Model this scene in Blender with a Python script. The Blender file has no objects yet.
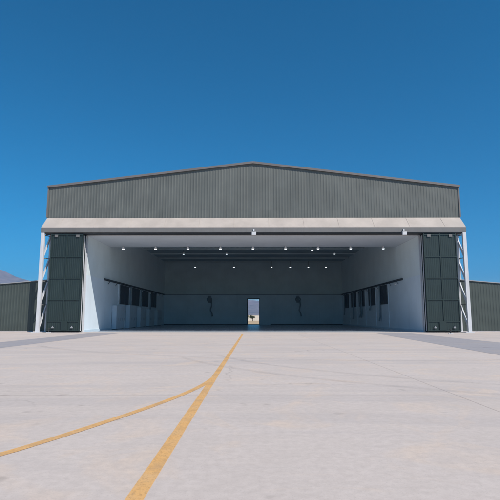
import bpy, bmesh, math, random
from mathutils import Vector, Matrix, noise
random.seed(7)
R = math.radians
S = bpy.context.scene
C = S.collection
D = 52.45            # distance from the camera to the hangar front
XB = 22.45
XW, XI = 23.0, 18.3  # half width outside / inside
YB = 99.0            # inside face of the rear wall
ZR = 6.18            # height of the service rail

# ------------------------------------------------------------------ helpers
def bx(bm, x0, x1, y0, y1, z0, z1):
    v = [bm.verts.new(p) for p in ((x0,y0,z0),(x1,y0,z0),(x1,y1,z0),(x0,y1,z0),(x0,y0,z1),(x1,y0,z1),(x1,y1,z1),(x0,y1,z1))]
    for f in ((3,2,1,0),(4,5,6,7),(0,1,5,4),(1,2,6,5),(2,3,7,6),(3,0,4,7)):
        bm.faces.new([v[i] for i in f])
def bar(bm, a, b, w, d=None):
    d = d or w
    a, b = Vector(a), Vector(b); t = (b-a); L = t.length; t.normalize()
    u = t.cross(Vector((0,0,1)))
    if u.length < 1e-3: u = Vector((1,0,0))
    u.normalize(); n = t.cross(u)
    q = []
    for p in (a, b):
        q += [bm.verts.new(p + u*sx*w/2 + n*sy*d/2) for sx, sy in ((-1,-1),(1,-1),(1,1),(-1,1))]
    for f in ((3,2,1,0),(4,5,6,7),(0,1,5,4),(1,2,6,5),(2,3,7,6),(3,0,4,7)):
        bm.faces.new([q[i] for i in f])
def tube(bm, pts, r, n=8):
    pts = [Vector(p) for p in pts]; rings = []
    for i, p in enumerate(pts):
        t = (pts[min(i+1,len(pts)-1)] - pts[max(i-1,0)]).normalized()
        u = t.cross(Vector((0.13,0.31,1))); u.normalize(); w = t.cross(u)
        rr = r[i] if isinstance(r, (list,tuple)) else r
        rings.append([bm.verts.new(p + (u*math.cos(a)+w*math.sin(a))*rr) for a in [2*math.pi*k/n for k in range(n)]])
    for A, B in zip(rings, rings[1:]):
        for k in range(n): bm.faces.new([A[k], A[(k+1)%n], B[(k+1)%n], B[k]])
    bm.faces.new(rings[0][::-1]); bm.faces.new(rings[-1])
def lathe(bm, c, prof, n=16):
    c = Vector(c); rings = []
    for r, z in prof:
        rings.append([bm.verts.new(c + Vector((r*math.cos(2*math.pi*k/n), r*math.sin(2*math.pi*k/n), z))) for k in range(n)])
    for A, B in zip(rings, rings[1:]):
        for k in range(n): bm.faces.new([A[k], A[(k+1)%n], B[(k+1)%n], B[k]])
    bm.faces.new(rings[0][::-1]); bm.faces.new(rings[-1])
def prism(bm, poly, x0, x1):
    """profile in (y,z) swept along x"""
    A = [bm.verts.new((x0,)+tuple(p)) for p in poly]; B = [bm.verts.new((x1,)+tuple(p)) for p in poly]
    n = len(poly)
    for k in range(n): bm.faces.new([A[k], A[(k+1)%n], B[(k+1)%n], B[k]])
    bm.faces.new(A[::-1]); bm.faces.new(B)
def corr(bm, x0, x1, y, zb, zt, pitch, dep, th=0.1, face=-1, axis='x'):
    """profiled sheet, ribs vertical, zb/zt functions of the running coordinate; closed behind"""
    n = max(1, round(abs(x1-x0)/pitch)); p = (x1-x0)/n; pts = []
    for i in range(n):
        for f, d in ((0,0),(.42,0),(.54,1),(.86,1),(.98,0)):
            pts.append((x0+p*(i+f), y+face*dep*d))
    pts.append((x1, y))
    mk = (lambda u, v, z: (u, v, z)) if axis == 'x' else (lambda u, v, z: (v, u, z))
    fr = [(bm.verts.new(mk(u, v, zb(u))), bm.verts.new(mk(u, v, zt(u)))) for u, v in pts]
    yb = y - face*th
    bk = [(bm.verts.new(mk(u, yb, zb(u))), bm.verts.new(mk(u, yb, zt(u)))) for u, v in pts]
    for i in range(len(pts)-1):
        bm.faces.new([fr[i][0], fr[i+1][0], fr[i+1][1], fr[i][1]])
        bm.faces.new([bk[i+1][0], bk[i][0], bk[i][1], bk[i+1][1]])
        bm.faces.new([fr[i][1], fr[i+1][1], bk[i+1][1], bk[i][1]])
        bm.faces.new([fr[i+1][0], fr[i][0], bk[i][0], bk[i+1][0]])
    bm.faces.new([fr[0][0], fr[0][1], bk[0][1], bk[0][0]])
    bm.faces.new([fr[-1][1], fr[-1][0], bk[-1][0], bk[-1][1]])
def obj(name, bm, m, parent=None, label=None, bevel=0, smooth=False, norm=True):
    if norm: bmesh.ops.recalc_face_normals(bm, faces=bm.faces)
    me = bpy.data.meshes.new(name); bm.to_mesh(me); bm.free()
    if smooth:
        for p in me.polygons: p.use_smooth = True
    o = bpy.data.objects.new(name, me); C.objects.link(o); me.materials.append(m)
    if parent:
        o.parent = parent
        if parent.type == 'EMPTY': o.matrix_parent_inverse = Matrix.Translation(parent.location).inverted()
    if label: o['label'] = label
    if bevel:
        b = o.modifiers.new('bevel','BEVEL'); b.width = bevel; b.segments = 2; b.limit_method = 'ANGLE'
    return o
def thing(name, label, cat, loc=(0,0,0), group=None):
    o = bpy.data.objects.new(name, None); C.objects.link(o); o.location = loc; o.empty_display_size = .2
    o['label'] = label; o['category'] = cat
    if group: o['group'] = group
    return o
def struct(o, label, cat, kind='structure'):
    o['kind'] = kind; o['label'] = label; o['category'] = cat
def dup(t, loc, label):
    r = t.copy(); C.objects.link(r); r.location = loc; r['label'] = label
    for ch in list(t.children):
        c = ch.copy(); C.objects.link(c); c.parent = r
        for g in list(ch.children):
            d = g.copy(); C.objects.link(d); d.parent = c
    return r
NB = bmesh.new

# ------------------------------------------------------------------ materials
class Mat:
    def __init__(s, name):
        s.m = bpy.data.materials.new(name); s.m.use_nodes = True
        s.t = s.m.node_tree; s.n = s.t.nodes; s.l = s.t.links
        s.b = s.n['Principled BSDF']; s.co = s.n.new('ShaderNodeTexCoord')
    def node(s, k, **kw):
        n = s.n.new(k)
        for a, v in kw.items(): setattr(n, a, v)
        return n
    def mapping(s, sc=(1,1,1), loc=(0,0,0), rot=(0,0,0)):
        m = s.n.new('ShaderNodeMapping'); m.inputs['Scale'].default_value = sc
        m.inputs['Location'].default_value = loc; m.inputs['Rotation'].default_value = rot
        s.l.new(s.co.outputs['Object'], m.inputs[0]); return m.outputs[0]
    def noise(s, scale, detail=4, rough=.55, vec=None, dist=0):
        n = s.n.new('ShaderNodeTexNoise'); n.inputs['Scale'].default_value = scale
        n.inputs['Detail'].default_value = detail; n.inputs['Roughness'].default_value = rough
        n.inputs['Distortion'].default_value = dist
        s.l.new(vec or s.co.outputs['Object'], n.inputs['Vector']); return n.outputs['Fac']
    def ramp(s, f, stops):
        r = s.n.new('ShaderNodeValToRGB'); e = r.color_ramp.elements
        while len(e) < len(stops): e.new(.5)
        for i, (p, c) in enumerate(stops):
            e[i].position = p; e[i].color = (*c, 1) if len(c) == 3 else c
        s.l.new(f, r.inputs[0]); return r.outputs[0]
    def gr(s, f, a, b, lo=0., hi=1.):
        m = s.n.new('ShaderNodeMapRange'); m.inputs[1].default_value = a; m.inputs[2].default_value = b
        m.inputs[3].default_value = lo; m.inputs[4].default_value = hi
        s.l.new(f, m.inputs[0]); return m.outputs[0]
    def mix(s, f, a, b, mode='MIX'):
        m = s.n.new('ShaderNodeMix'); m.data_type = 'RGBA'; m.blend_type = mode
        for i, v in ((0, f), (6, a), (7, b)):
            if isinstance(v, (int, float)): m.inputs[i].default_value = v
            elif isinstance(v, tuple): m.inputs[i].default_value = (*v, 1)
            else: s.l.new(v, m.inputs[i])
        return m.outputs[2]
    def math(s, op, a, b=0.):
        m = s.n.new('ShaderNodeMath'); m.operation = op
        for i, v in ((0, a), (1, b)):
            if isinstance(v, (int, float)): m.inputs[i].default_value = v
            else: s.l.new(v, m.inputs[i])
        return m.outputs[0]
    def bump(s, f, st, dist=.02):
        b = s.n.new('ShaderNodeBump'); b.inputs['Strength'].default_value = st; b.inputs['Distance'].default_value = dist
        s.l.new(f, b.inputs['Height']); s.l.new(b.outputs[0], s.b.inputs['Normal'])
    def out(s, col, rough=.6, metal=0, spec=None):
        if isinstance(col, tuple): s.b.inputs['Base Color'].default_value = (*col, 1)
        else: s.l.new(col, s.b.inputs['Base Color'])
        if isinstance(rough, float) or isinstance(rough, int): s.b.inputs['Roughness'].default_value = rough
        else: s.l.new(rough, s.b.inputs['Roughness'])
        s.b.inputs['Metallic'].default_value = metal
        if spec is not None: s.b.inputs['Specular IOR Level'].default_value = spec
        return s.m

def painted(name, c, var=.12, rough=.5, streak=.25, dirt=(.5,.45,.4), sc=.6, spec=None, sheets=0):
    m = Mat(name)
    a = m.noise(sc, 5); st = m.noise(1, 4, .6, m.mapping((3.2,3.2,.12)))
    lo = tuple(x*(1-var) for x in c); hi = tuple(min(1, x*(1+var)) for x in c)
    col = m.mix(m.gr(a,.35,.65), lo, hi)
    col = m.mix(m.gr(st,.52,.75,0,streak), col, tuple(x*d for x, d in zip(c, dirt)))
    if sheets:
        b = m.node('ShaderNodeTexBrick'); b.offset = .37; b.squash = 1
        for k, val in (('Scale',1),('Mortar Size',.006),('Mortar Smooth',.5),('Bias',0),('Brick Width',sheets),('Row Height',6.7)): b.inputs[k].default_value = val
        b.inputs['Color1'].default_value = (1,1,1,1); b.inputs['Color2'].default_value = (.88,.90,.91,1); b.inputs['Mortar'].default_value = (.72,.72,.72,1)
        m.l.new(m.mapping((1,1,1), (60,0,7), (R(90),0,0)), b.inputs['Vector'])
        col = m.mix(.8, col, b.outputs['Color'], 'MULTIPLY')
    m.bump(m.noise(14,3), .15, .004)
    return m.out(col, rough, 0, spec)

def concrete(name, base, blue, joint=True):
    m = Mat(name)
    big = m.noise(.045, 6, .6); mid = m.noise(.33, 6, .62, None, .6); fine = m.noise(9, 5, .7)
    streak = m.noise(1, 5, .6, m.mapping((.05,.55,1), rot=(0,0,R(7))), 1.2)
    streak2 = m.noise(1, 6, .62, m.mapping((.11,1.3,1), rot=(0,0,R(-11))), .8)
    col = m.mix(m.gr(big,.3,.7), base, tuple(x*y for x, y in zip(base, (.93,.95,.98))))
    col = m.mix(m.gr(mid,.42,.64,0,.40), col, tuple(x*.82 for x in base))
    col = m.mix(m.gr(streak,.50,.72,0,.6), col, blue)
    col = m.mix(m.gr(streak2,.55,.75,0,.4), col, tuple(x*1.05 for x in blue))
    col = m.mix(m.gr(m.noise(.55,5,.6,None,1.5),.52,.68,0,.55), col, (base[0]*1.1,base[1]*1.0,base[2]*.88))
    col = m.mix(m.gr(fine,.38,.68,0,.38), col, tuple(x*.66 for x in base))
    col = m.mix(m.gr(m.noise(55,3,.6),.55,.75,0,.35), col, tuple(x*.5 for x in base))
    col = m.mix(m.gr(m.noise(1.4,6,.7,None,.5),.5,.66,0,.32), col, tuple(x*.80 for x in base))
    # small oil spots
    sp = m.noise(1.7, 2, .5); col = m.mix(m.gr(sp,.68,.75,0,.40), col, tuple(x*.45 for x in base))
    # hairline cracks
    v = m.node('ShaderNodeTexVoronoi', feature='DISTANCE_TO_EDGE'); v.inputs['Scale'].default_value = .14
    wv = m.node('ShaderNodeVectorMath', operation='ADD'); nz = m.node('ShaderNodeTexNoise'); nz.inputs['Scale'].default_value = .8
    nz.inputs['Detail'].default_value = 5
    m.l.new(m.co.outputs['Object'], nz.inputs[0]); m.l.new(m.co.outputs['Object'], wv.inputs[0])
    sc = m.node('ShaderNodeVectorMath', operation='SCALE'); sc.inputs['Scale'].default_value = 1.6
    m.l.new(nz.outputs['Color'], sc.inputs[0]); m.l.new(sc.outputs[0], wv.inputs[1]); m.l.new(wv.outputs[0], v.inputs['Vector'])
    crack = m.math('MULTIPLY', m.gr(v.outputs['Distance'], .0, .006, .55, 0), m.gr(m.noise(.12,3),.48,.6))
    col = m.mix(crack, col, tuple(x*.45 for x in base))
    if joint:
        b = m.node('ShaderNodeTexBrick'); b.offset = 0; b.squash = 1
        for k, val in (('Scale',1),('Mortar Size',.016),('Mortar Smooth',.3),('Bias',0),('Brick Width',17.2),('Row Height',6.1)):
            b.inputs[k].default_value = val
        b.inputs['Color1'].default_value = (1,1,1,1); b.inputs['Color2'].default_value = (.93,.935,.95,1); b.inputs['Mortar'].default_value = (.66,.65,.65,1)
        m.l.new(m.mapping((1,1,1), (-4.2+68.8,2.0,0)), b.inputs['Vector'])
        col = m.mix(.85, col, b.outputs['Color'], 'MULTIPLY')
    m.bump(m.mix(.5, m.noise(40,4,.7), mid), .35, .006)
    return m.out(col, m.gr(mid,.3,.7,.75,.95), 0, .25)

M = {}
M['apron'] = concrete('apron_concrete', (.595,.515,.465), (.41,.375,.37))
M['asphalt'] = concrete('strip_asphalt', (.36,.34,.35), (.29,.28,.31), False)
M['sill'] = concrete('threshold_concrete', (.52,.48,.465), (.42,.42,.45), False)
def sand():
    m = Mat('sandy_ground'); a = m.noise(.01,6,.6); b = m.noise(.2,6,.6)
    c = m.mix(m.gr(a,.35,.65), (.52,.37,.24), (.42,.32,.21)); c = m.mix(m.gr(b,.45,.7,0,.6), c, (.25,.23,.14))
    m.bump(b,.5,.1); return m.out(c,.95,0,.1)
M['sand'] = sand()
def hillm():
    m = Mat('hill_rock'); a = m.noise(.004,8,.65); b = m.noise(.02,6,.6)
    c = m.mix(m.gr(a,.4,.6), (.21,.17,.145), (.12,.12,.085)); c = m.mix(m.gr(b,.45,.65,0,.6), c, (.26,.22,.19))
    m.bump(a,.8,30); return m.out(c,.95,0,.1)
M['hill'] = hillm()
M['clad'] = painted('grey_green_cladding', (.120,.128,.119), .09, .5, .35, (.75,.70,.66), .35, sheets=.93)
M['annex'] = painted('annex_green_cladding', (.056,.070,.063), .08, .55, .3, (.75,.72,.70), .35, sheets=.93)
M['awning'] = painted('pale_awning_sheet', (.43,.38,.345), .09, .5, .25, (.75,.72,.70), .5)
M['fascia'] = painted('grey_fascia', (.165,.162,.160), .06, .5, .2)
M['track'] = painted('dark_track_steel', (.05,.055,.06), .1, .5, .2)
M['trim'] = painted('roof_edge_trim', (.16,.145,.14), .08, .5, .2)
M['roof'] = painted('grey_roof_sheet', (.30,.31,.33), .06, .45, .2)
M['door'] = painted('dark_green_door_sheet', (.017,.030,.029), .12, .45, .3, (1.7,1.6,1.5), .4)
M['doorframe'] = painted('dark_green_door_frame', (.021,.036,.034), .1, .45, .2, (1.5,1.4,1.4))
M['steel'] = painted('white_steel', (.62,.63,.66), .05, .42, .35, (.6,.52,.45), 1)
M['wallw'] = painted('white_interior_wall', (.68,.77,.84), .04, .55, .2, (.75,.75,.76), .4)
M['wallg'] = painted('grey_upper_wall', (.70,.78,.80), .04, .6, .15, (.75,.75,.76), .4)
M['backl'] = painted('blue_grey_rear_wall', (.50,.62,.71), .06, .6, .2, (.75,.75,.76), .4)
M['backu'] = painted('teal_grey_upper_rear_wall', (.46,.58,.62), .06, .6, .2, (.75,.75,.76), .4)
M['soffit'] = painted('pale_soffit', (.62,.66,.70), .04, .6, .15, (.7,.7,.7), .4)
M['ceil'] = painted('dark_ceiling', (.42,.51,.54), .06, .7, .1, (.75,.75,.76), .4)
M['rail'] = painted('dark_service_rail', (.045,.06,.07), .08, .5, .2)
M['win'] = painted('dark_shutter', (.030,.042,.052), .1, .45, .2)
M['cab'] = painted('pale_blue_cabinet', (.52,.58,.64), .05, .4, .2, (.7,.7,.72), .8)
M['lampb'] = painted('white_lamp_shade', (.75,.76,.78), .03, .35, .1, (.8,.8,.8), 2)
M['dark'] = painted('dark_rubber', (.03,.03,.032), .1, .6, .1)
M['hose'] = painted('grey_hose', (.19,.25,.29), .1, .6, .1)
M['bark'] = painted('bark', (.10,.07,.05), .2, .9, .2)
M['white'] = painted('white_plaster', (.65,.60,.52), .05, .7, .2)
def floorm():
    m = Mat('hangar_floor_paint'); a = m.noise(.25,6,.6); b = m.noise(3,5,.6)
    c = m.mix(m.gr(a,.35,.65), (.40,.44,.49), (.33,.37,.42)); c = m.mix(m.gr(b,.5,.75,0,.3), c, (.09,.10,.12))
    m.bump(m.noise(5,3),.1,.004)
    return m.out(c, m.gr(b,.3,.7,.22,.38), 0, .5)
M['floor'] = floorm()
def yellow():
    m = Mat('worn_yellow_paint'); a = m.noise(2.2,6,.65); f = m.noise(26,5,.7)
    c = m.mix(m.gr(a,.3,.7), (.70,.385,.13), (.62,.39,.19))
    m.out(c,.7,0,.3)
    tr = m.node('ShaderNodeBsdfTransparent'); mx = m.node('ShaderNodeMixShader')
    w = m.math('MAXIMUM', m.gr(f,.50,.80,0,.7), m.gr(m.noise(.9,8,.8),.48,.72,0,.6))
    m.l.new(w, mx.inputs[0]); m.l.new(m.b.outputs[0], mx.inputs[1]); m.l.new(tr.outputs[0], mx.inputs[2])
    m.l.new(mx.outputs[0], m.n['Material Output'].inputs['Surface'])
    return m.m
M['yellow'] = yellow()
def rubber():
    m = Mat('tyre_mark_rubber'); f = m.noise(.6,6,.75,m.mapping((2,2,1)))
    m.out((.12,.12,.14),.9,0,.1)
    tr = m.node('ShaderNodeBsdfTransparent'); mx = m.node('ShaderNodeMixShader')
    m.l.new(m.gr(f,.3,.7,.995,.88), mx.inputs[0]); m.l.new(m.b.outputs[0], mx.inputs[1]); m.l.new(tr.outputs[0], mx.inputs[2])
    m.l.new(mx.outputs[0], m.n['Material Output'].inputs['Surface']); return m.m
M['tyre'] = rubber()
def lens():
    m = Mat('lit_lamp_lens'); m.b.inputs['Emission Color'].default_value = (.85,.95,1,1); m.b.inputs['Emission Strength'].default_value = 2.5
    return m.out((.8,.82,.85),.3)
M['lens'] = lens()
def leaf():
    m = Mat('foliage'); g = m.node('ShaderNodeNewGeometry'); 
    return m.out(m.mix(g.outputs['Random Per Island'], (.05,.075,.03), (.10,.11,.05)), .8)
M['leaf'] = leaf()

# ------------------------------------------------------------------ ground
def sheet(name, x0, x1, y0, y1, z, m, label, cat):
    bm = NB(); v = [bm.verts.new(p) for p in ((x0,y0,z),(x1,y0,z),(x1,y1,z),(x0,y1,z))]; bm.faces.new(v)
    o = obj(name, bm, m); struct(o, label, cat); return o
sheet('ground', -6000, 6000, -1500, 6000, -.012, M['sand'], 'sandy desert ground reaching from the hangar to the hills', 'ground')
sheet('apron', -70, 70, -40, D+.30, 0, M['apron'], 'pale pinkish concrete apron in front of the hangar', 'pavement')
# grey strips running towards the hangar left and right
def strip(name, pts, label):
    bm = NB()
    bm.faces.new([bm.verts.new((x,y,.004)) for x, y in pts]); struct(obj(name, bm, M['asphalt']), label, 'pavement')
strip('side_strip', [(-13.2,-30),(-13.2,D-3.0),(-16.2,D-3.0),(-16.2,-30)], 'bluish grey asphalt strip across the apron, left of the yellow line')
strip('side_strip', [(15.6,-30),(15.6,D-3.0),(12.2,D-3.0),(10.4,20),(10.0,-30)], 'bluish grey asphalt strip across the apron, right of the yellow line')
sheet('threshold', -22.2, 22.2, D-1.9, D+.25, .004, M['sill'], 'lighter concrete strip along the hangar threshold', 'pavement')

def ribbon(name, pts, w, z, m, label, cat):
    bm = NB(); prev = None
    P = [Vector((x,y,0)) for x, y in pts]
    for i, p in enumerate(P):
        t = (P[min(i+1,len(P)-1)] - P[max(i-1,0)]).normalized(); n = Vector((-t.y,t.x,0))
        ww = w*(1+random.uniform(-.03,.03))
        a, b = bm.verts.new(p+n*ww/2+Vector((0,0,z))), bm.verts.new(p-n*ww/2+Vector((0,0,z)))
        if prev: bm.faces.new([prev[0], prev[1], b, a])
        prev = (a, b)
    o = obj(name, bm, m)
    struct(o, label, cat); return o
ribbon('guide_line', [(-1.06+.0016*y, y) for y in [i*.8 for i in range(-12, 58)]], .165, .004, M['yellow'],
       'straight worn yellow guide line leading into the hangar', 'marking')
bez = []
P0, P1, P2, P3 = Vector((-1.03,13.6)), Vector((-1.12,11.0)), Vector((-1.74,9.1)), Vector((-2.62,6.7))
for i in range(25):
    t = i/24; bez.append(tuple(P0*(1-t)**3 + P1*3*t*(1-t)**2 + P2*3*t*t*(1-t) + P3*t**3))
d = Vector(bez[-1]) - Vector(bez[-2]); d.normalize()
for k in range(1, 12): bez.append(tuple(Vector(bez[24]) + d*.7*k + Vector((-.03*k*k, 0))))
ribbon('guide_line', bez, .145, .0055, M['yellow'], 'curved yellow guide line branching off towards the left foreground', 'marking')
def arc(cx, cy, r, a0, a1, w=.22):
    return [(cx+r*math.cos(R(a0+(a1-a0)*i/30)), cy+r*math.sin(R(a0+(a1-a0)*i/30))) for i in range(31)]
for i, (p, w, l) in enumerate([(arc(14,26,18,200,262), .25, 'faint tyre mark curving right across the near apron'),
     (arc(14,26,16.4,200,255), .22, 'fainter inner tyre mark curving right across the apron'),
     (arc(-22,4,17,10,75), .25, 'faint tyre mark curving left across the apron'),
     (arc(6,40,22,215,285), .3, 'long faint tyre mark sweeping in front of the hangar mouth')]):
    ribbon('tyre_mark', p, w, .012+.004*i, M['tyre'], l, 'marking')

# ------------------------------------------------------------------ hangar
H = thing('hangar', 'large open aircraft hangar with grey green gable front and pale awning', 'hangar', (0, D, 0))
def zt(x): return 18.86 - (18.86-16.07)*abs(x)/XW
def part(name, bm, m, label=None, parent=None, bevel=0, smooth=False): return obj(name, bm, m, parent or H, label, bevel, smooth)
# front gable
bm = NB(); corr(bm, -XW, 0, D, lambda x: 10.6, zt, .31, .018, .12); corr(bm, 0, XW, D, lambda x: 10.6, zt, .31, .018, .12)
part('gable_wall', bm, M['clad'])
# outer side walls and rear
for s in (-1, 1):
    bm = NB(); corr(bm, D+.13, YB+.6, s*XB, lambda y: 0, lambda y: 16.0, .92, .05, .15, face=s, axis='y')
    part('side_wall', bm, M['clad'])
    bm = NB(); bx(bm, s*18.6, s*22.25, D+.45, D+.6, 0, 10.5)
    part('pocket_wall', bm, M['doorframe'])
bm = NB()
bx(bm, -XB, -1.05, YB+.3, YB+.6, 0, 16); bx(bm, 1.25, XB, YB+.3, YB+.6, 0, 16); bx(bm, -1.05, 1.25, YB+.3, YB+.6, 5.2, 16)
v = [bm.verts.new(p) for p in ((-XW,YB+.45,16),(XW,YB+.45,16),(0,YB+.45,18.8))]; bm.faces.new(v)
part('rear_outer_wall', bm, M['clad'])
# roof
bm = NB()
for s in (-1, 1):
    v = [bm.verts.new(p) for p in ((0,D-.12,18.9),(s*(XW+.15),D-.12,zt(XW)+.02),(s*(XW+.15),YB+.8,zt(XW)+.02),(0,YB+.8,18.9),
                                   (0,D-.12,19.02),(s*(XW+.15),D-.12,zt(XW)+.14),(s*(XW+.15),YB+.8,zt(XW)+.14),(0,YB+.8,19.02))]
    for f in ((0,1,2,3),(4,5,6,7),(0,1,5,4),(1,2,6,5),(2,3,7,6)): bm.faces.new([v[i] for i in f])
part('roof', bm, M['roof'])
bm = NB()
for s in (-1, 1): bar(bm, (s*.01,D-.16,18.90), (s*(XW+.12),D-.16,zt(XW)+.03), .07, .24)
part('roof_edge', bm, M['trim'])
for s in (-1, 1):
    bm = NB(); bx(bm, s*(XW-.06), s*(XW+.07), D-.1, D+.12, 12.6, 16.02); part('corner_flashing', bm, M['trim'])
# awning: sloping pale sheet, grey fascia, dark track, underside
E = XW-.05
bm = NB(); prism(bm, [(D-.06,12.52),(D-1.42,11.22),(D-1.40,11.14),(D-.06,12.42)], -E, E)
k = -E+1.9
while k < E: bar(bm, (k,D-.08,12.525), (k,D-1.42,11.23), .03, .015); k += 3.8
part('awning', bm, M['awning'])
bm = NB(); bx(bm, -E, E, D-1.44, D-1.30, 10.66, 11.17); part('fascia', bm, M['fascia'])
for s in (-1, 1):
    bm = NB(); prism(bm, [(D-1.29,11.1),(D-1.29,10.9),(D-.02,10.9),(D-.02,12.3)], s*(E-.08), s*(E-.02)); part('awning_end', bm, M['fascia'])
bm = NB(); bx(bm, -E+.1, E-.1, D-1.28, D-.02, 10.82, 10.88); part('awning_soffit', bm, M['fascia'])
for yy in (D-1.2, D-.8, D-.4):
    bm = NB(); bx(bm, -E+.2, E-.2, yy-.08, yy+.08, 10.56, 10.80); part('door_track', bm, M['track'])
# inner soffit with upstand
bm = NB(); bx(bm, -XI, XI, D+.14, 60.9, 10.50, 10.62); part('soffit', bm, M['soffit'])
bm = NB(); bx(bm, -XI, XI, 60.91, 61.05, 10.50, 12.95); part('soffit_upstand', bm, M['ceil'])
# ceiling and its beams
bm = NB(); bx(bm, -XI-.2, XI+.2, 60.7, YB+.2, 12.95, 13.1); part('ceiling', bm, M['ceil'])
for i in range(6):
    y = 66+i*6.4
    bm = NB(); bx(bm, -XI+.02, XI-.02, y-.12, y+.12, 12.68, 12.90); bx(bm, -XI+.02, XI-.02, y-.02, y+.02, 12.90, 12.948)
    part('ceiling_beam', bm, M['ceil'])
# inner walls
for s in (-1, 1):
    a, b = (XI, XI+.2)
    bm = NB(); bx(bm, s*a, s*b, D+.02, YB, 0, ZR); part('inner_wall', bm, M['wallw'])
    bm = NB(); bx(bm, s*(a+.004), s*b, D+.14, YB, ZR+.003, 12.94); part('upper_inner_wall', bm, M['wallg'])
    bm = NB(); bx(bm, s*(a-.14), s*(a-.003), D+6.2, YB-.02, ZR-.12, ZR+.12); bx(bm, s*(a-.34), s*(a-.14), D+6.2, YB-.4, ZR-.02, ZR+.04)
    rl = part('service_rail', bm, M['rail'])
    bm = NB(); y = D+8.
    while y < YB-1:
        bm = NB(); bar(bm, (s*(a-.02),y,ZR-.5), (s*(a-.34),y,ZR-.02), .05); y += 3.3
        part('bracket', bm, M['rail'], parent=rl)
    y = 65.3
    while y < YB-1:
        bm = NB(); bx(bm, s*(a-.045), s*(a-.001), y-.1, y+.1, 0.25, ZR-.14); y += 6.6
        part('wall_pilaster', bm, M['wallw'])
    bm = NB(); bx(bm, s*(a-.05), s*(a-.001), D+.12, YB-.02, 0.005, .22); part('skirting', bm, M['backl'])
    bm = NB(); bx(bm, s*(XI-.02), s*(XI+.25), D-.10, D+.015, 0, 10.55); part('door_jamb', bm, M['steel'])
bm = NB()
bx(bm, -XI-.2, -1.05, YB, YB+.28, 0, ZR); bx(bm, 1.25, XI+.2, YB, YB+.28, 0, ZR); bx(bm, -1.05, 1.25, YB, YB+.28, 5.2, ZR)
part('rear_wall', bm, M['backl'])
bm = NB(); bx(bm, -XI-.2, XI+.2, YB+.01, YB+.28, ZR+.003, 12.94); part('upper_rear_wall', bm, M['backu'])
bm = NB(); bx(bm, -XI+.15, XI-.15, YB-.16, YB-.003, ZR-.08, ZR+.08); part('service_rail', bm, M['hose'])
bm = NB(); bx(bm, -XI+.06, -1.25, YB-.05, YB-.002, .005, .22); bx(bm, 1.45, XI-.06, YB-.05, YB-.002, .005, .22); part('skirting', bm, M['rail'])
bm = NB(); bx(bm, -1.22, -1.05, YB-.1, YB+.62, 0, 5.2); bx(bm, 1.25, 1.42, YB-.1, YB+.62, 0, 5.2); bx(bm, -1.22, 1.42, YB-.1, YB+.62, 5.2, 5.38)
part('rear_door_frame', bm, M['rail'])
bm = NB(); bx(bm, 1.30, 3.55, YB-.24, YB-.12, .05, 5.3)
rd = part('rear_door', bm, M['backl'], 'dark sliding leaf pushed aside from the rear doorway')
bm = NB(); bx(bm, 1.42, 1.50, YB-.30, YB-.245, 1.0, 1.4); part('handle', bm, M['steel'], parent=rd)
bm = NB(); v = [bm.verts.new(p) for p in ((-XI-.1,D+.25,.008),(XI+.1,D+.25,.008),(XI+.1,YB+.7,.008),(-XI-.1,YB+.7,.008))]; bm.faces.new(v)
part('hangar_floor', bm, M['floor'])
# side windows under the rail
for s, ys, w in ((-1, (66.0,72.6,79.2,86.2), 4.5), (1, (65.6,72.2,79.2,85.6,92.2), 3.9)):
    for y in ys:
        x = s*XI
        bm = NB()
        for (a, b, c, d_) in ((y,y+w,3.36,3.44),(y,y+w,5.90,5.98),(y,y+.08,3.44,5.90),(y+w-.08,y+w,3.44,5.90),(y+w/2-.04,y+w/2+.04,3.44,5.90)):
            bx(bm, x-s*.12, x-s*.003, a, b, c, d_)
        wn = part('window', bm, M['rail'])
        bm = NB(); bx(bm, x-s*.07, x-s*.004, y+.08, y+w-.08, 3.45, 5.89); part('shutter', bm, M['win'], parent=wn)
# drop pipes on the right wall
for y, zb_ in ((69.0,1.0),(74.5,2.6),(80.5,1.5),(81.6,1.5),(87.2,1.2),(95.5,2.0)):
    bm = NB(); tube(bm, [(XI-.2,y,ZR-.1),(XI-.2,y,4),(XI-.22,y+.03,zb_+.6),(XI-.35,y+.05,zb_)], .11, 8)
    part('drop_pipe', bm, M['hose'], smooth=True)
for y, zb_ in ((71.2,1.2),(77.9,1.6),(85.0,1.0)):
    bm = NB(); tube(bm, [(-XI+.2,y,ZR-.1),(-XI+.2,y,4),(-XI+.22,y+.03,zb_+.6),(-XI+.35,y+.05,zb_)], .10, 8)
    part('drop_pipe', bm, M['hose'], smooth=True)

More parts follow.
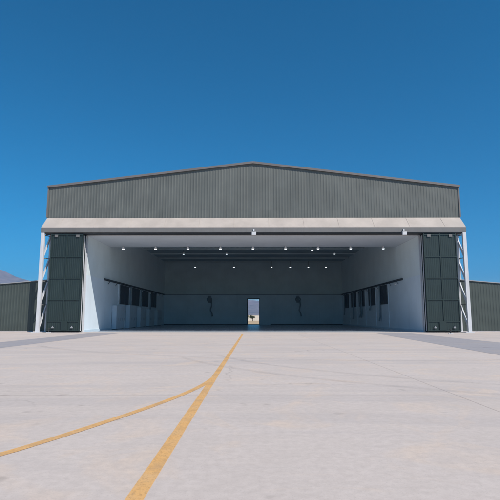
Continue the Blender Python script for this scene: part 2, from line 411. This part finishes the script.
# sliding door leaves (stacked open at both ends) - parts of the hangar
for s, side in ((-1,'left'), (1,'right')):
    for j, (x0, x1, yf) in enumerate(((18.34,21.86,D-1.28),(18.40,21.9,D-.88),(18.36,21.84,D-.48))):
        bm = NB()
        if j == 0:
            corr(bm, x0*s, x1*s, yf, lambda u: .14, lambda u: 10.50, .20, .010, .22)
        else: bx(bm, x0*s, x1*s, yf, yf+.22, .1, 10.5)
        lf = part('sliding_door', bm, M['door'])
        bm = NB()
        f0, f1 = yf-.07, yf-.034
        if j == 0:
            mid = (x0+x1)/2
            for xx in (x0+.06, mid, x1-.06): bx(bm, s*(xx-.05), s*(xx+.05), f0, f1, .14, 10.5)
            for zz in (.2, 1.15, 3.4, 5.7, 8.0, 10.4): bx(bm, s*(x0+.02), s*(x1-.02), f0-.004, f1-.004, zz-.045, zz+.045)
            part('door_frame', bm, M['doorframe'], parent=lf)
            bm = NB(); bx(bm, s*(x0+1.25), s*(x0+1.95), f0-.03, f0-.005, .25, 1.1); part('hatch', bm, M['door'], parent=lf)
            for xx in (x0+.75, x1-.75):
                bm = NB(); bx(bm, s*(xx-.11), s*(xx+.11), f0-.14, f0-.006, .44, .56); bx(bm, s*(xx-.04), s*(xx+.04), f0-.14, f0-.01, .56, .68)
                part('roller_bracket', bm, M['roof'], parent=lf)
            for xx in (x0+.6, x1-.6):
                bm = NB(); bx(bm, s*(xx-.18), s*(xx+.18), f0-.03, f0-.005, 10.15, 10.42); part('hanger', bm, M['fascia'], parent=lf)
        else:
            bx(bm, s*(x0-.02), s*(x0+.0), yf+.01, yf+.21, .15, 10.4)
            part('edge_seal', bm, M['steel'], parent=lf)

# lattice end frames
for s in (-1, 1):
    X = s*22.74; XR = s*22.34
    lat = thing('lattice_frame', '', 'frame')
    lat['label'] = ('white lattice steel frame standing left of the left door leaves' if s < 0 else 'white lattice steel frame standing right of the right door leaves')
    lat.location = (X, D-.7, 0); lat.parent = None
    # it is bolted to the hangar, so it is a part of it
    C.objects.unlink(lat); bpy.data.objects.remove(lat)
    bm = NB(); bx(bm, X-.18, X+.18, D-1.42, D-1.14, .03, 10.64)
    fr = part('lattice_frame', bm, M['steel'])
    bm = NB(); bx(bm, XR-.11, XR+.11, D-.30, D-.08, .03, 10.80); part('rear_post', bm, M['steel'], parent=fr)
    nodes = [.35, 2.9, 5.4, 7.9, 10.4]
    for i in range(4):
        bm = NB(); bar(bm, (X,D-1.12,nodes[i]), (XR,D-.32,nodes[i+1]), .17, .13); part('brace', bm, M['steel'], parent=fr)
        bm = NB(); bar(bm, (X,D-1.13,nodes[i+1]), (XR,D-.31,nodes[i+1]), .08); part('tie', bm, M['fascia'], parent=fr)
    bm = NB(); bx(bm, X-.55, X+.35, D-1.65, D-.02, .004, .05); part('base_plate', bm, M['steel'], parent=fr)
bm = NB(); bx(bm, 22.14, 22.52, D-.52, D-.305, 5.6, 10.4); part('cable_box', bm, M['steel'])

# ------------------------------------------------------------------ annexes
for s in (-1, 1):
    side = 'left' if s < 0 else 'right'
    t = thing('annex', ('low dark green clad annex left of the hangar with hills behind' if s < 0 else 'low dark green clad annex right of the hangar against clear sky'), 'annex', (s*31, D+.2, 0))
    x0, x1 = s*(XB+.07), s*(XW+16)
    top = lambda x: 5.55 - (abs(x)-XW)*.085
    bm = NB(); corr(bm, x0, x1, D+.2, lambda x: .12, top, .31, .018, .15); obj('front_wall', bm, M['annex'], t)
    bm = NB(); bx(bm, x1-s*.01, x1-s*.2, D+.36, YB-10, .12, top(x1)); obj('side_wall', bm, M['annex'], t)
    bm = NB(); bx(bm, x0, x1, YB-10, YB-9.8, .12, top(x1)); obj('rear_wall', bm, M['annex'], t)
    bm = NB(); v = []
    for zz in (.01, .10):
        v += [bm.verts.new(p) for p in ((x0,D+.08,top(x0)+zz),(x1+s*.2,D+.08,top(x1)+zz),(x1+s*.2,YB-9.6,top(x1)+zz),(x0,YB-9.6,top(x0)+zz))]
    for f in ((0,1,2,3),(4,5,6,7),(0,1,5,4),(1,2,6,5),(2,3,7,6),(3,0,4,7)): bm.faces.new([v[i] for i in f])
    obj('roof', bm, M['roof'], t)
    bm = NB(); bx(bm, x0, x1, D+.17, D+.37, 0, .118); obj('plinth', bm, M['sill'], t)

# ------------------------------------------------------------------ lamps
ORD = ['first','second','third','fourth','fifth','sixth','seventh','eighth','ninth']
def make_lamp(label, group, hang):
    t = thing('ceiling_lamp', label, 'lamp', (0,0,0), group)
    bm = NB(); lathe(bm, (0,0,0), [(.05,.34),(.09,.30),(.12,.18),(.22,.02),(.23,0),(.19,0)][::-1], 14); obj('lamp_shade', bm, M['lampb'], t, smooth=True)
    bm = NB(); lathe(bm, (0,0,0), [(.02,-.05),(.13,-.04),(.18,.012),(.02,.014)], 14); obj('lens', bm, M['lens'], t, smooth=True)
    bm = NB(); tube(bm, [(0,0,.34),(0,0,.34+hang)], .025, 6); obj('hanger', bm, M['track'], t)
    return t
g1 = 'round white lamps along the pale soffit'
front = make_lamp('first from left of nine white lamps under the pale soffit', g1, .05)
front.location = (-16.4, 59.9, 10.11)
for k in range(1, 9): dup(front, (-16.4+4.1*k, 59.9, 10.11), f'{ORD[k]} from left of nine white lamps under the pale soffit')
g2 = 'round white lamps under the middle of the dark ceiling'
midl = make_lamp('first from left of four lamps under the middle of the dark ceiling', g2, .35); midl.location = (-11.6,79.5,12.0)
for k, x in enumerate((-4.4,9.4,13.6)): dup(midl, (x,79.5-(k==1)*4,12.0), f'{ORD[k+1]} from left of four lamps under the middle of the dark ceiling')
g3 = 'small lamps in the row before the rear wall'
rear = make_lamp('first from left of six small lamps before the upper rear wall', g3, .9); rear.location = (-11.5,95,11.4)
for k, x in enumerate((-3.8,3.7,7.4,11.0,14.5)): dup(rear, (x,95,11.4), f'{ORD[k+1]} from left of six small lamps before the upper rear wall')
# bulkhead lamps at the heads of the windows
def make_bulk(label):
    t = thing('wall_lamp', label, 'lamp', (0,0,0), 'small wall lamps between the side windows')
    bm = NB(); bx(bm, -.02, .10, -.28, .28, -.14, .14); obj('base', bm, M['steel'], t)
    bm = NB(); bx(bm, .10, .24, -.22, .22, -.10, .10); obj('cover', bm, M['lampb'], t, bevel=.03)
    return t
wl = make_bulk('first wall lamp from the hangar mouth on the left wall'); wl.location = (-XI+.03,71.4,5.75)
for k, y in enumerate((78.2,84.9,92.0)): dup(wl, (-XI+.03,y,5.75), f'{ORD[k+1]} wall lamp from the hangar mouth on the left wall')
for k, y in enumerate((61.5,71.0,77.6,84.2,90.8)):
    l = dup(wl, (XI-.03,y,5.75), f'{ORD[k]} wall lamp from the hangar mouth on the right wall'); l.rotation_euler = (0,0,math.pi)
# floodlights on the fascia
def flood(x, label):
    t = thing('floodlight', label, 'floodlight', (x, D-1.5, 10.75), 'floodlights on the grey fascia')
    bm = NB(); bx(bm, x-.06, x+.06, D-1.62, D-1.445, 10.72, 10.98); obj('bracket', bm, M['steel'], t)
    bm = NB(); prism(bm, [(D-1.90,10.62),(D-1.62,10.66),(D-1.62,10.36),(D-1.84,10.28)], x-.24, x+.24); obj('housing', bm, M['steel'], t, bevel=.02)
    bm = NB(); prism(bm, [(D-1.905,10.60),(D-1.912,10.60),(D-1.852,10.30),(D-1.845,10.30)], x-.2, x+.2); obj('lens', bm, M['lampb'], t)
flood(.1, 'small grey floodlight at the middle of the grey fascia')
flood(16.2, 'small grey floodlight on the fascia above the right door leaves')

# ------------------------------------------------------------------ things in the hangar
CL = ['nearest the hangar mouth','second from the hangar mouth','third from the hangar mouth','fourth from the hangar mouth','farthest from the hangar mouth']
for k, y in enumerate((62.5,69.3,75.9,82.6,89.4)):
    t = thing('cabinet', f'pale blue double cabinet on the left wall, {CL[k]}', 'cabinet', (-XI+.4,y+1.9,.01), 'pale cabinets along the left wall')
    h = (3.1,3.3,3.1,2.9,2.9)[k]
    bm = NB(); bx(bm, -XI+.06, -XI+.62, y, y+3.9, .08, h); obj('body', bm, M['cab'], t)
    bm = NB(); bx(bm, -XI+.1, -XI+.56, y+.05, y+3.85, .01, .08); obj('plinth', bm, M['dark'], t)
    for q in range(4):
        a = y+.04+q*.96
        bm = NB(); bx(bm, -XI+.622, -XI+.65, a, a+.93, .13, h-.06); dd = obj('door', bm, M['cab'], t)
        bm = NB(); bx(bm, -XI+.652, -XI+.69, a+.80, a+.84, 1.1, 1.5); obj('handle', bm, M['roof'], dd)
for x, l in ((-8.9,'dark hose hanging from a reel on the rear wall, left of the doorway'), (9.2,'dark hose hanging from a reel on the rear wall, right of the doorway')):
    t = thing('hose_reel', l, 'hose reel', (x,YB-.3,4.8), 'hose reels on the rear wall')
    bm = NB(); bx(bm, x-.3, x+.3, YB-.12, YB-.003, 4.5, 5.9); obj('bracket', bm, M['hose'], t)
    bm = NB()
    for q in range(5):
        pts = [(x+.42*math.cos(a)*(1+.05*q), YB-.22-.05*q, 5.15+.5*math.sin(a)) for a in [2*math.pi*i/16 for i in range(17)]]
        tube(bm, pts, .06, 6)
    obj('reel', bm, M['hose'], t, smooth=True)
    bm = NB(); tube(bm, [(x+.35,YB-.3,5.0),(x+.45,YB-.3,4.0),(x+.2,YB-.32,3.0),(x+.55,YB-.3,2.2),(x+.6,YB-.3,1.7)], .13, 8); obj('hose', bm, M['hose'], t, smooth=True)
# little door stops on the apron
for x, l in ((-21.3,'small dark post on the apron before the left door leaves'), (18.6,'small dark post on the apron before the right door leaves')):
    y = D-6.5 if x > 0 else D-1.9
    t = thing('door_stop', l, 'door stop', (x,y,.01))
    bm = NB(); bx(bm, x-.2, x+.2, y-.14, y+.14, .009, .05); obj('foot', bm, M['steel'], t)
    bm = NB(); lathe(bm, (x,y,.05), [(.06,0),(.06,.30),(.09,.32),(.09,.40),(.05,.43)], 12); obj('post', bm, M['dark'], t)

# ------------------------------------------------------------------ behind the hangar
bm = NB(); bx(bm, -60, 60, 214, 214.4, -.01, 2.2); bx(bm, -60, 60, 213.95, 214.45, 2.2, 2.35)
o = obj('boundary_wall', bm, M['white']); o['label'] = 'low cream boundary wall far behind the rear doorway'; o['category'] = 'wall'
def shrub(x, y, h, r, label):
    t = thing('tree', label, 'tree', (x,y,0), 'small trees behind the hangar')
    bm = NB(); tube(bm, [(x,y,-.1),(x+.05,y,h*.3),(x+.1,y,h*.6)], [.14,.10,.05], 7)
    for k in range(4):
        a = k*1.6; tube(bm, [(x+.03,y,h*.3),(x+.45*r*math.cos(a),y+.45*r*math.sin(a),h*.62)], [.06,.025], 5)
    obj('trunk', bm, M['bark'], t)
    bm = NB()
    cl = [Vector((x+random.gauss(0,r*.4), y+random.gauss(0,r*.4), h*(.55+random.random()*.35))) for _ in range(11)]
    for _ in range(1100):
        c = random.choice(cl); p = c + Vector((random.gauss(0,.2*r),random.gauss(0,.2*r),random.gauss(0,.14*r)))
        a = Vector((random.uniform(-1,1),random.uniform(-1,1),random.uniform(-1,1))).normalized()*.13
        b = a.cross(Vector((random.uniform(-1,1),random.uniform(-1,1),random.uniform(-1,1)))).normalized()*.08
        bm.faces.new([bm.verts.new(p-a), bm.verts.new(p+b), bm.verts.new(p+a), bm.verts.new(p-b)])
    obj('crown', bm, M['leaf'], t, norm=False)
shrub(-.2, 186, 2.3, 1.0, 'small dark tree seen through the rear doorway')
shrub(-2.9, 200, 2.6, 1.3, 'lower shrubby tree left of the one in the rear doorway')
shrub(7.4, 192, 3.8, 1.7, 'small tree behind the rear wall, right of the doorway')

# hills
bm = NB(); NX, NY = 220, 44; grid = []
for j in range(NY+1):
    row = []
    for i in range(NX+1):
        x = -5600 + 11200*i/NX; y = 2700 + 2900*j/NY
        f = (y-2700)/2900; env = min(1, f/.33)**1.3 * min(1, (1-f)/.4+.25)
        px = x*3500/y
        base = 130 + 360*math.exp(-((px+2350)/760)**2) + 60*math.exp(-((px+700)/500)**2) + 70*math.exp(-((px-3300)/900)**2)
        n = noise.fractal(Vector((x/900, y/900, 3.1)), .9, 2.1, 6)
        r = 1-abs(noise.fractal(Vector((x/420, y/420, 8.7)), .9, 2.2, 5))
        row.append(bm.verts.new((x, y, -4 + env*max(10, base*(.80+.28*n+.22*r)))))
    grid.append(row)
for j in range(NY):
    for i in range(NX): bm.faces.new([grid[j][i], grid[j][i+1], grid[j+1][i+1], grid[j+1][i]])
o = obj('hills', bm, M['hill'], smooth=True); struct(o, 'distant bluish hills beyond the left annex', 'hills')

# air
bm = NB(); bx(bm, -6100, 6100, -1600, 6100, -6.5, 520)
hz = bpy.data.materials.new('haze_air'); hz.use_nodes = True; nt = hz.node_tree
nt.nodes.remove(nt.nodes['Principled BSDF'])
pv = nt.nodes.new('ShaderNodeVolumePrincipled'); pv.inputs['Color'].default_value = (.30,.52,1,1); pv.inputs['Density'].default_value = .00017
nt.links.new(pv.outputs[0], nt.nodes['Material Output'].inputs['Volume'])
o = obj('haze', bm, hz); struct(o, 'thin pale blue haze over the far ground', 'haze', 'stuff')

# ------------------------------------------------------------------ light, sky, camera
AZ, EL = 135, 48
W = bpy.data.worlds.new('World'); S.world = W; W.use_nodes = True; n = W.node_tree.nodes; l = W.node_tree.links
sky = n.new('ShaderNodeTexSky'); sky.sky_type = 'NISHITA'; sky.sun_disc = False
sky.sun_elevation = R(EL); sky.sun_rotation = R(AZ); sky.altitude = 1500; sky.air_density = 1.0; sky.dust_density = 0.0; sky.ozone_density = 4.0
hs = n.new('ShaderNodeHueSaturation'); hs.inputs['Saturation'].default_value = 2.1; hs.inputs['Hue'].default_value = .486; hs.inputs['Value'].default_value = .80
l.new(sky.outputs[0], hs.inputs['Color']); l.new(hs.outputs[0], n['Background'].inputs['Color'])
n['Background'].inputs['Strength'].default_value = .11
sl = bpy.data.lights.new('sun', 'SUN'); sl.energy = 4.5; sl.angle = R(.53); sl.color = (1,.94,.86)
so = bpy.data.objects.new('sun', sl); C.objects.link(so)
to_sun = Vector((math.sin(R(AZ))*math.cos(R(EL)), math.cos(R(AZ))*math.cos(R(EL)), math.sin(R(EL))))
so.rotation_euler = to_sun.to_track_quat('Z','Y').to_euler(); so.location = (0,0,60)
cam = bpy.data.cameras.new('camera'); co = bpy.data.objects.new('camera', cam); C.objects.link(co)
cam.sensor_width = 36; cam.lens = 36*480/500; cam.clip_end = 20000; cam.clip_start = .1
co.location = (0,0,1.6); co.rotation_euler = (R(90+7.947), 0, R(.36)); S.camera = co
S.render.engine = 'CYCLES'; S.render.resolution_x = S.render.resolution_y = 1024
S.view_settings.view_transform = 'Standard'; S.view_settings.look = 'None'; S.view_settings.exposure = .3; S.view_settings.gamma = 1
S.cycles.volume_bounces = 0; S.cycles.max_bounces = 14; S.cycles.diffuse_bounces = 10
